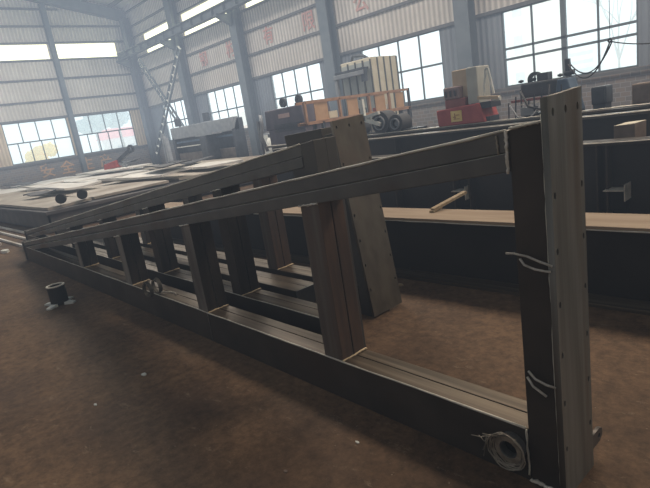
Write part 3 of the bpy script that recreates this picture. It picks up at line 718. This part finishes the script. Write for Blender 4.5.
# things right of the press brake
ob = thing('shop_cabinet', 'pale grey cabinet standing right of the press brake', 'cabinet', (-17.0,12.6,0))
MB().box(0,.8,0,.5,.05,1.3).build('carcass', GREYM, ob, bevel=.02)
for x in (.02,.41): MB().box(x,x+.37,-.02,0,.1,1.25).build('door', WHITEP, ob)
for x, h, m, l in ((-15.9,1.15,WHITEP,'white gas drum standing left of the control machine'),(-15.3,1.25,SHEETD,'beige gas drum standing left of the control machine')):
    t = thing('gas_cylinder', l, 'gas cylinder', (x,12.2,0), 0, 'gas cylinders by the press brake')
    MB().tube([(0,0,0),(0,0,h*.8),(0,0,h*.9),(0,0,h)],[.16,.16,.12,.04],16).build('bottle', m, t, smooth=True); MB().cyl((0,0,h),(0,0,h+.12),.04,10).build('valve', DARKM, t)

# machine with pink panel (left of the rack)
m2 = thing('winding_machine', 'dark machine body with a small pink panel left of the orange rack', 'machine', (-11.9,9.0,0))
PURP = mat('plum_machine_paint', (.10,.09,.12), (.15,.13,.16), .55, .1, 3)
MB().box(.2, 1.75, 0, 1.0, .05, 1.45).build('base', PURP, m2, bevel=.02)
b = MB(); b.hexa([(.1,0,1.45),(1.8,0,1.45),(1.8,1,1.45),(.1,1,1.45),(.15,0,1.98),(1.7,0,2.0),(1.7,1,2.0),(.15,1,1.98)]); b.build('housing', PURP, m2, bevel=.03)
for k in range(6): MB().box(.5,1.7,-.02,0,1.38+k*.035,1.395+k*.035).build('cooling_slot', DARKM, m2)
MB().box(.75, 1.2, -.02, 0, 1.73, 1.84).build('nameplate', mat('pink_plate', (.62,.42,.38), (.7,.5,.46), .6, 0, 5), m2)
for x in (.9, 1.55): MB().ring((x,.1,2.12),(0,1,0),.12,.05,.08,18).build('top_wheel', DARKM, m2)
MB().tube([(0,.0,.9),(-.1,-.05,1.3),(.02,-.05,1.65),(-.05,0,1.9)],.05,8).build('hose', GREYM, m2, smooth=True)
MB().bar((-.25,0,0),(-.2,0,1.75),.08,.08).build('stand_pipe', GREYM, m2)

# orange rack running across the hall at x=-9
rk = thing('orange_rack', 'orange tubular rack with ochre panels on tall legs', 'rack', (-9,8.05,0))
for x in (0, -.3):
    MB().bar((x,0,1.97),(x,3.85,1.97),.06,.06).build('top_rail', ORANGE, rk); MB().bar((x,0,1.5),(x,3.85,1.48),.07,.07).build('bottom_rail', ORANGE, rk)
for y in (0, 1.12, 2.2, 3.0): MB().bar((0,y,1.5),(0,y,1.97),.06,.06).build('upright', ORANGE, rk)
MB().bar((0,3.85,1.2),(0,3.85,2.0),.06,.06).build('upright', DARKM, rk)
for y, w_ in ((.3,.42),(1.4,.38),(2.45,.38),(3.3,.32)): MB().box(-.02,.0,y,y+w_,1.53,1.93).build('panel', ORPAN, rk)
MB().box(-.3,0,0,3.85,1.5,1.525).build('shelf', ORANGE, rk)
for x in (0,-.3):
    for y in (.5, 3.8): MB().bar((x,y,0),(x,y,1.5),.07,.07).build('leg', DARKM, rk)
o = MB().box(-9.22,-9.06,8.85,9.14,1.535,1.70).build('cream_box', CREAM, bevel=.01); tag(o, 'small cream box sitting in the left part of the orange rack', 'box')
o = MB().box(-9.22,-9.06,9.95,10.2,1.535,1.66).build('dark_box', DARKM, bevel=.01); tag(o, 'small dark box in the middle of the orange rack', 'box')
o = MB().box(-9.22,-9.06,10.6,10.85,1.53,1.62).build('maroon_box', REDD, bevel=.01); tag(o, 'small maroon box right of the dark box in the rack', 'box')
o = MB().box(-9.2,-9.08,11.0,11.2,1.53,1.66).build('white_tin', WHITEP, bevel=.01); tag(o, 'small white tin at the right part of the orange rack', 'tin')

# cream slatted cabinet
cb = thing('slatted_cabinet', 'tall cream cabinet with dark vertical slots behind the orange rack', 'cabinet', (-11.5,12.0,0))
MB().box(0, 1.25, .0, 1.2, 0, 3.05).build('carcass', CREAM, cb, bevel=.02)
for k in range(4):
    MB().box(.04+k*.31, .30+k*.31, -.03, 0, 1.0, 2.95).build('door_panel', mat('sage_panel', (.34,.37,.35), (.42,.45,.42), .6, 0, 3) if k == 0 else D.materials['sage_panel'], cb, bevel=.01)
for k in range(5): MB().box(-.0+k*.3, .035+k*.3, -.04, -.005, .9, 3.0).build('slot', LOUV, cb)
for k in range(4): MB().box(1.25, 1.27, .22+k*.3, .27+k*.3, .9, 3.03).build('slot', LOUV, cb)
MB().box(-.02, 1.2, -.35, -.2, 2.60, 2.72).build('hood_bar', GREYM, cb, bevel=.01); MB().box(.0,1.15,-.3,-.05,2.74,2.80).build('hood_lip', DARKM, cb)
MB().bar((.03,-.28,0),(.03,-.28,2.6),.1,.1).build('duct', GREYM, cb); MB().bar((1.15,-.28,2.4),(1.15,-.28,2.72),.1,.16).build('bracket', DARKM, cb)
MB().tube([(0,.5,3.05),(.1,.5,3.25),(.5,.5,3.2),(.7,.5,3.08)],.05,8).build('hose', DARKM, cb, smooth=True)

# turning rolls with white yoke
tr_ = thing('turning_rolls', 'dark turning rolls with a white forked yoke on the far girders', 'machine', (-7.72,8.0,1.09))
for x, r in ((.25,.20),(.95,.22),(1.33,.17)):
    w_ = MB().ring((x,.1,r),(0,1,0),r,r*.62,.3,26).build('roller', TYRE, tr_); MB().ring((x,-.06,r),(0,1,0),r*.62,r*.5,.06,26).build('rim', GREYM, w_)
    MB().cyl((x,-.02,r),(x,.24,r),r*.3,16).build('axle', GREYM, w_)
MB().bar((.0,-.1,.05),(.08,-.1,.26),.07,.06,(0,1,0)).bar((.08,-.1,.26),(.62,-.1,.32),.07,.06,(0,1,0)).bar((.62,-.1,.32),(1.0,-.1,.2),.07,.06,(0,1,0)).bar((.60,-.1,.3),(.58,-.1,.72),.09,.06,(0,1,0)).bar((.58,-.1,.36),(1.0,-.1,.42),.06,.06,(0,1,0)).build('yoke', WHITEP, tr_)
MB().box(-.1, 1.8, 0, .3, 0, .05).build('bed', DARKM, tr_)

# red welding carriage
rc = thing('welding_carriage', 'red welding carriage with yellow sign and beige boxes on the girders', 'machine', (-5.28,7.95,1.09))
MB().hexa([(-.12,-.05,0.02),(.80,-.05,0.02),(.80,.45,0.02),(-.12,.45,0.02),(-.14,-.05,.30),(.70,-.05,.34),(.70,.45,.34),(-.14,.45,.30)]).build('base', REDM, rc, bevel=.02)
MB().box(.02, .42, .0, .35, .30, .46).build('motor_housing', REDD, rc, bevel=.02)
MB().box(.02, .34, -.02, .3, .46, .66).build('gearbox', mat('grey_red_paint', (.24,.17,.17), (.33,.24,.23), .5, .1, 5), rc, bevel=.02)
for k in range(3): MB().cyl((.08+k*.09,-.04,.50),(.08+k*.09,-.04,.60),.018,10).build('knob', DARKM, rc)
MB().box(.14, .47, .1, .5, .46, .92).build('flux_box', BEIGE, rc, bevel=.015)
MB().box(.475, .68, .0, .4, .33, .92).build('control_cabinet', mat('greige_paint', (.42,.42,.38), (.5,.5,.45), .6, 0, 4), rc, bevel=.015)
sg = MB().box(.16, .37, -.065, -.05, .08, .26).build('sign', YEL, rc)
sm = MB()
for q in ((.20,.26,.15,.165),(.26,.33,.18,.195),(.21,.33,.12,.13),(.23,.25,.13,.22)): sm.box(q[0], q[1], -.069, -.065, q[2], q[3])
sm.build('printed_mark', MARK, sg)
hp = MB().bar((.78,.0,.45),(.84,.0,.85),.03,.03).bar((.95,.0,.45),(.88,.0,.85),.03,.03).bar((.84,0,.85),(.88,0,.85),.03,.03); hp.build('hopper_frame', WHITEP, rc)
MB().bar((.72,-.08,.42),(1.08,-.08,.38),.08,.05).build('torch_arm', BEIGE, rc); MB().cyl((.98,-.08,.37),(1.1,-.08,.365),.035,12).build('torch_cap', WHITEP, rc)
MB().box(.55,.9,-.02,.3,.24,.34).build('gear_tray', DARKM, rc); MB().box(.78,.86,.0,.3,.02,.1).build('buffer', DARKM, rc)

# dark clutter carriage right of it: rack of rods and blue body
dk = thing('wire_feeder_trolley', 'dark blue trolley with upright rods right of the red carriage', 'machine', (-4.28,8.5,1.0))
MB().box(.1, .95, .1, .5, .0, .12).build('chassis', DARKM, dk, bevel=.02)
MB().box(.05, .75, .15, .5, .38, .62).build('body', DARKM, dk, bevel=.03)
MB().box(-.05, .55, .0, .1, .33, .37).build('ledge', REDD, dk); MB().box(.1,.85,-.02,.02,.28,.30).build('bright_rail', EDGE, dk)
for k in range(10): MB().bar((-.1+k*.11,-.02+.02*(k%3),0.0),(-.08+k*.11+.02*(k%2),-.02,.34+.09*(k%3)),.016,.016).build('rod', DARKM, dk)
MB().tube([(.15,-.05,.5),(.3,-.12,.25),(.5,-.1,.18),(.62,-.05,.35),(.6,0,.55)],.02,7).build('hose', CABLE, dk, smooth=True)
MB().tube([(-.05,-.05,.3),(.1,-.1,.1),(.3,-.1,.06),(.45,-.05,.2)],.015,7).build('hose', GREYM, dk, smooth=True)
MB().box(.12,.34,-.04,.15,.10,.24).build('small_box', GREYM, dk, bevel=.01); MB().box(.42,.6,-.03,.15,.62,.74).build('reel_box', DARKM, dk, bevel=.01)
MB().ring((.25,.3,.66),(0,1,0),.12,.07,.08,20).build('wire_reel', DARKM, dk)
for k in range(4): MB().blob((.0+k*.22,.3,.66),.05,1,.1,(1,1,.6)).build('clamp_knob', DARKM, dk)
MB().hexa([(.62,.05,.08),(1.0,.05,.08),(1.0,.4,.08),(.62,.4,.08),(.7,.05,.6),(.86,.05,.6),(.86,.4,.6),(.7,.4,.6)]).build('side_cover', BLUEM, dk, bevel=.02)
wh = thing('welding_machine', 'dark upright welding head seen against the large window', 'machine', (-3.62,9.05,1.06))
MB().box(-.12,.16,-.02,.2,.0,.40).build('pillar', DARKM, wh, bevel=.02)
MB().bar((.02,.05,.3),(.0,.05,.84),.07,.07).build('mast', DARKM, wh); MB().box(-.1,.12,.0,.14,.36,.54).build('head_block', DARKM, wh, bevel=.02)
MB().box(-.28,-.06,.0,.12,.44,.52).build('side_arm', DARKM, wh, bevel=.01); MB().cyl((-.05,.05,.62),(.1,.05,.62),.045,12).build('motor', DARKM, wh)
def sag(p, q, d, n_=14):
    p, q = Vector(p), Vector(q); return [p.lerp(q, i/n_) - Vector((0,0,d*4*(i/n_)*(1-i/n_))) for i in range(n_+1)]
for d, dy, l in ((.34,0,'deeper looped black cable hanging across the large window'),(.27,.09,'shallower looped black cable hanging across the large window')):
    wire('hanging_cable', sag((-3.5,8.82+dy,1.80),(-2.78,8.5+dy,2.01),d), .011, CABLE, l, 'cable')
wire('hanging_cable', sag((-2.78,8.5,2.01),(-1.3,8.3,2.0),.14), .009, CABLE, 'black cable running right from the loop to the frame edge', 'cable')
o = MB().ring((-2.78,8.5,2.02),(0,1,0),.03,.012,.03,14).build('cable_clip', CABLE); tag(o, 'small black clip where the window cables meet', 'clip')
# overhead wire that carries the clip
o = MB().cyl((-2.78,8.5,2.04),(-2.78,8.5,10.6),.005,6).build('suspension_wire', CABLE); tag(o, 'thin wire dropping from the roof to the cable clip', 'wire')
# boxes behind, right
for x, y, s_, m, l in ((-3.15,8.75,(.22,.3,.28),DARKM,'dark motor box just right of the near upright top'),(-2.85,9.65,(.5,.3,.34),TAN,'pinkish box on the furthest girder right of the upright'),(-1.9,9.7,(.9,.3,.4),GREYM,'grey box on the furthest girder near the right frame edge')):
    t = thing('equipment_box', l, 'box', (x, y, 1.0 if y > 9 else 0))
    z0 = 0 if y > 9 else 1.12
    MB().box(0,s_[0],0,s_[1],z0+.01,z0+s_[2]).build('body', m, t, bevel=.02); MB().box(.02,s_[0]-.02,-.012,0,z0+.05,z0+s_[2]-.05).build('cover', m, t)
    if y < 9: MB().box(.02,.2,.02,.28,0,1.13).build('pedestal', DARKM, t)
o = None

# ------------------------------------------------------------------ haze, light, camera
hz = D.materials.new('glowing_haze'); hz.use_nodes = True; nt = hz.node_tree
for n_ in list(nt.nodes): nt.nodes.remove(n_)
out = nt.nodes.new('ShaderNodeOutputMaterial'); pv = nt.nodes.new('ShaderNodeVolumePrincipled')
pv.inputs['Density'].default_value = 0.0; pv.inputs['Emission Strength'].default_value = .0026; pv.inputs['Emission Color'].default_value = (.86,1.0,1.18,1)  # emission only: the hazy veil of light is put in as glow
tc = nt.nodes.new('ShaderNodeTexCoord'); sx = nt.nodes.new('ShaderNodeSeparateXYZ'); mr = nt.nodes.new('ShaderNodeMapRange')
mr.inputs[1].default_value = .3; mr.inputs[2].default_value = 2.2; mr.inputs[3].default_value = .0010; mr.inputs[4].default_value = .0062
nt.links.new(tc.outputs['Object'], sx.inputs[0]); nt.links.new(sx.outputs['Z'], mr.inputs[0]); nt.links.new(mr.outputs[0], pv.inputs['Emission Strength'])
nt.links.new(pv.outputs[0], out.inputs['Volume'])
hb = MB().box(-75, 20, -20, 75, -1, 16).build('haze', hz); hb['kind'] = 'stuff'; hb['label'] = 'thin bluish glowing volume standing in for haze in the hall'

w = D.worlds.new('World'); scene.world = w; w.use_nodes = True
bg = w.node_tree.nodes['Background']; bg.inputs[0].default_value = (.90,.96,.95,1); bg.inputs[1].default_value = .78
def area(name, loc, rot, sx, sy, power, col=(1,1,1)):
    l = D.lights.new(name, 'AREA'); l.shape = 'RECTANGLE'; l.size = sx; l.size_y = sy; l.energy = power; l.color = col
    o = D.objects.new(name, l); COL.objects.link(o); o.location = loc; o.rotation_euler = rot; return o
for i, (a, b_) in enumerate(LW):
    p = area('window_portal', ((a+b_)/2, YW+.3, 2.73), (-math.pi/2,0,0), b_-a, 2.3, 1); p.data.cycles.is_portal = True
for a, b_ in EW[:2]:
    p = area('window_portal', (XE-.3,(a+b_)/2,2.78), (0,-math.pi/2,0), 2.3, b_-a, 1); p.data.cycles.is_portal = True
sun = D.lights.new('low_sky_sun', 'SUN'); sun.energy = 2.6; sun.angle = math.radians(50); sun.color = (1,.95,.88)
so = D.objects.new('low_sky_sun', sun); COL.objects.link(so)
so.rotation_euler = Vector((-.35,1,.42)).to_track_quat('Z','Y').to_euler()
for x in (-24,-14,-4,5):
    area('overhead_fill', (x, 9.5, 9.9), (math.radians(-14),0,0), 5, 2.2, 560, (1,.90,.78) if x < -10 else (1,.82,.64))  # unseen fill lamps added under the roof to brighten the hall

cam = D.cameras.new('camera'); co = D.objects.new('camera', cam); COL.objects.link(co); scene.camera = co
F_, PI_, RO, YA = 515.6376, .2396971, .1576889, -.8435521
cam.sensor_width = 36; cam.lens = F_*36/650; cam.clip_start = .05; cam.clip_end = 400
fw = Vector((math.sin(YA)*math.cos(PI_), math.cos(YA)*math.cos(PI_), -math.sin(PI_)))
rt = Vector((math.cos(YA), -math.sin(YA), 0)); dn = fw.cross(rt)
r2 = rt*math.cos(RO) + dn*math.sin(RO); d2 = dn*math.cos(RO) - rt*math.sin(RO)
Mx = Matrix((r2, -d2, -fw)).transposed().to_4x4(); Mx.translation = (0,0,1.6); co.matrix_world = Mx
scene.view_settings.view_transform = 'Standard'
scene.view_settings.exposure = 0.0
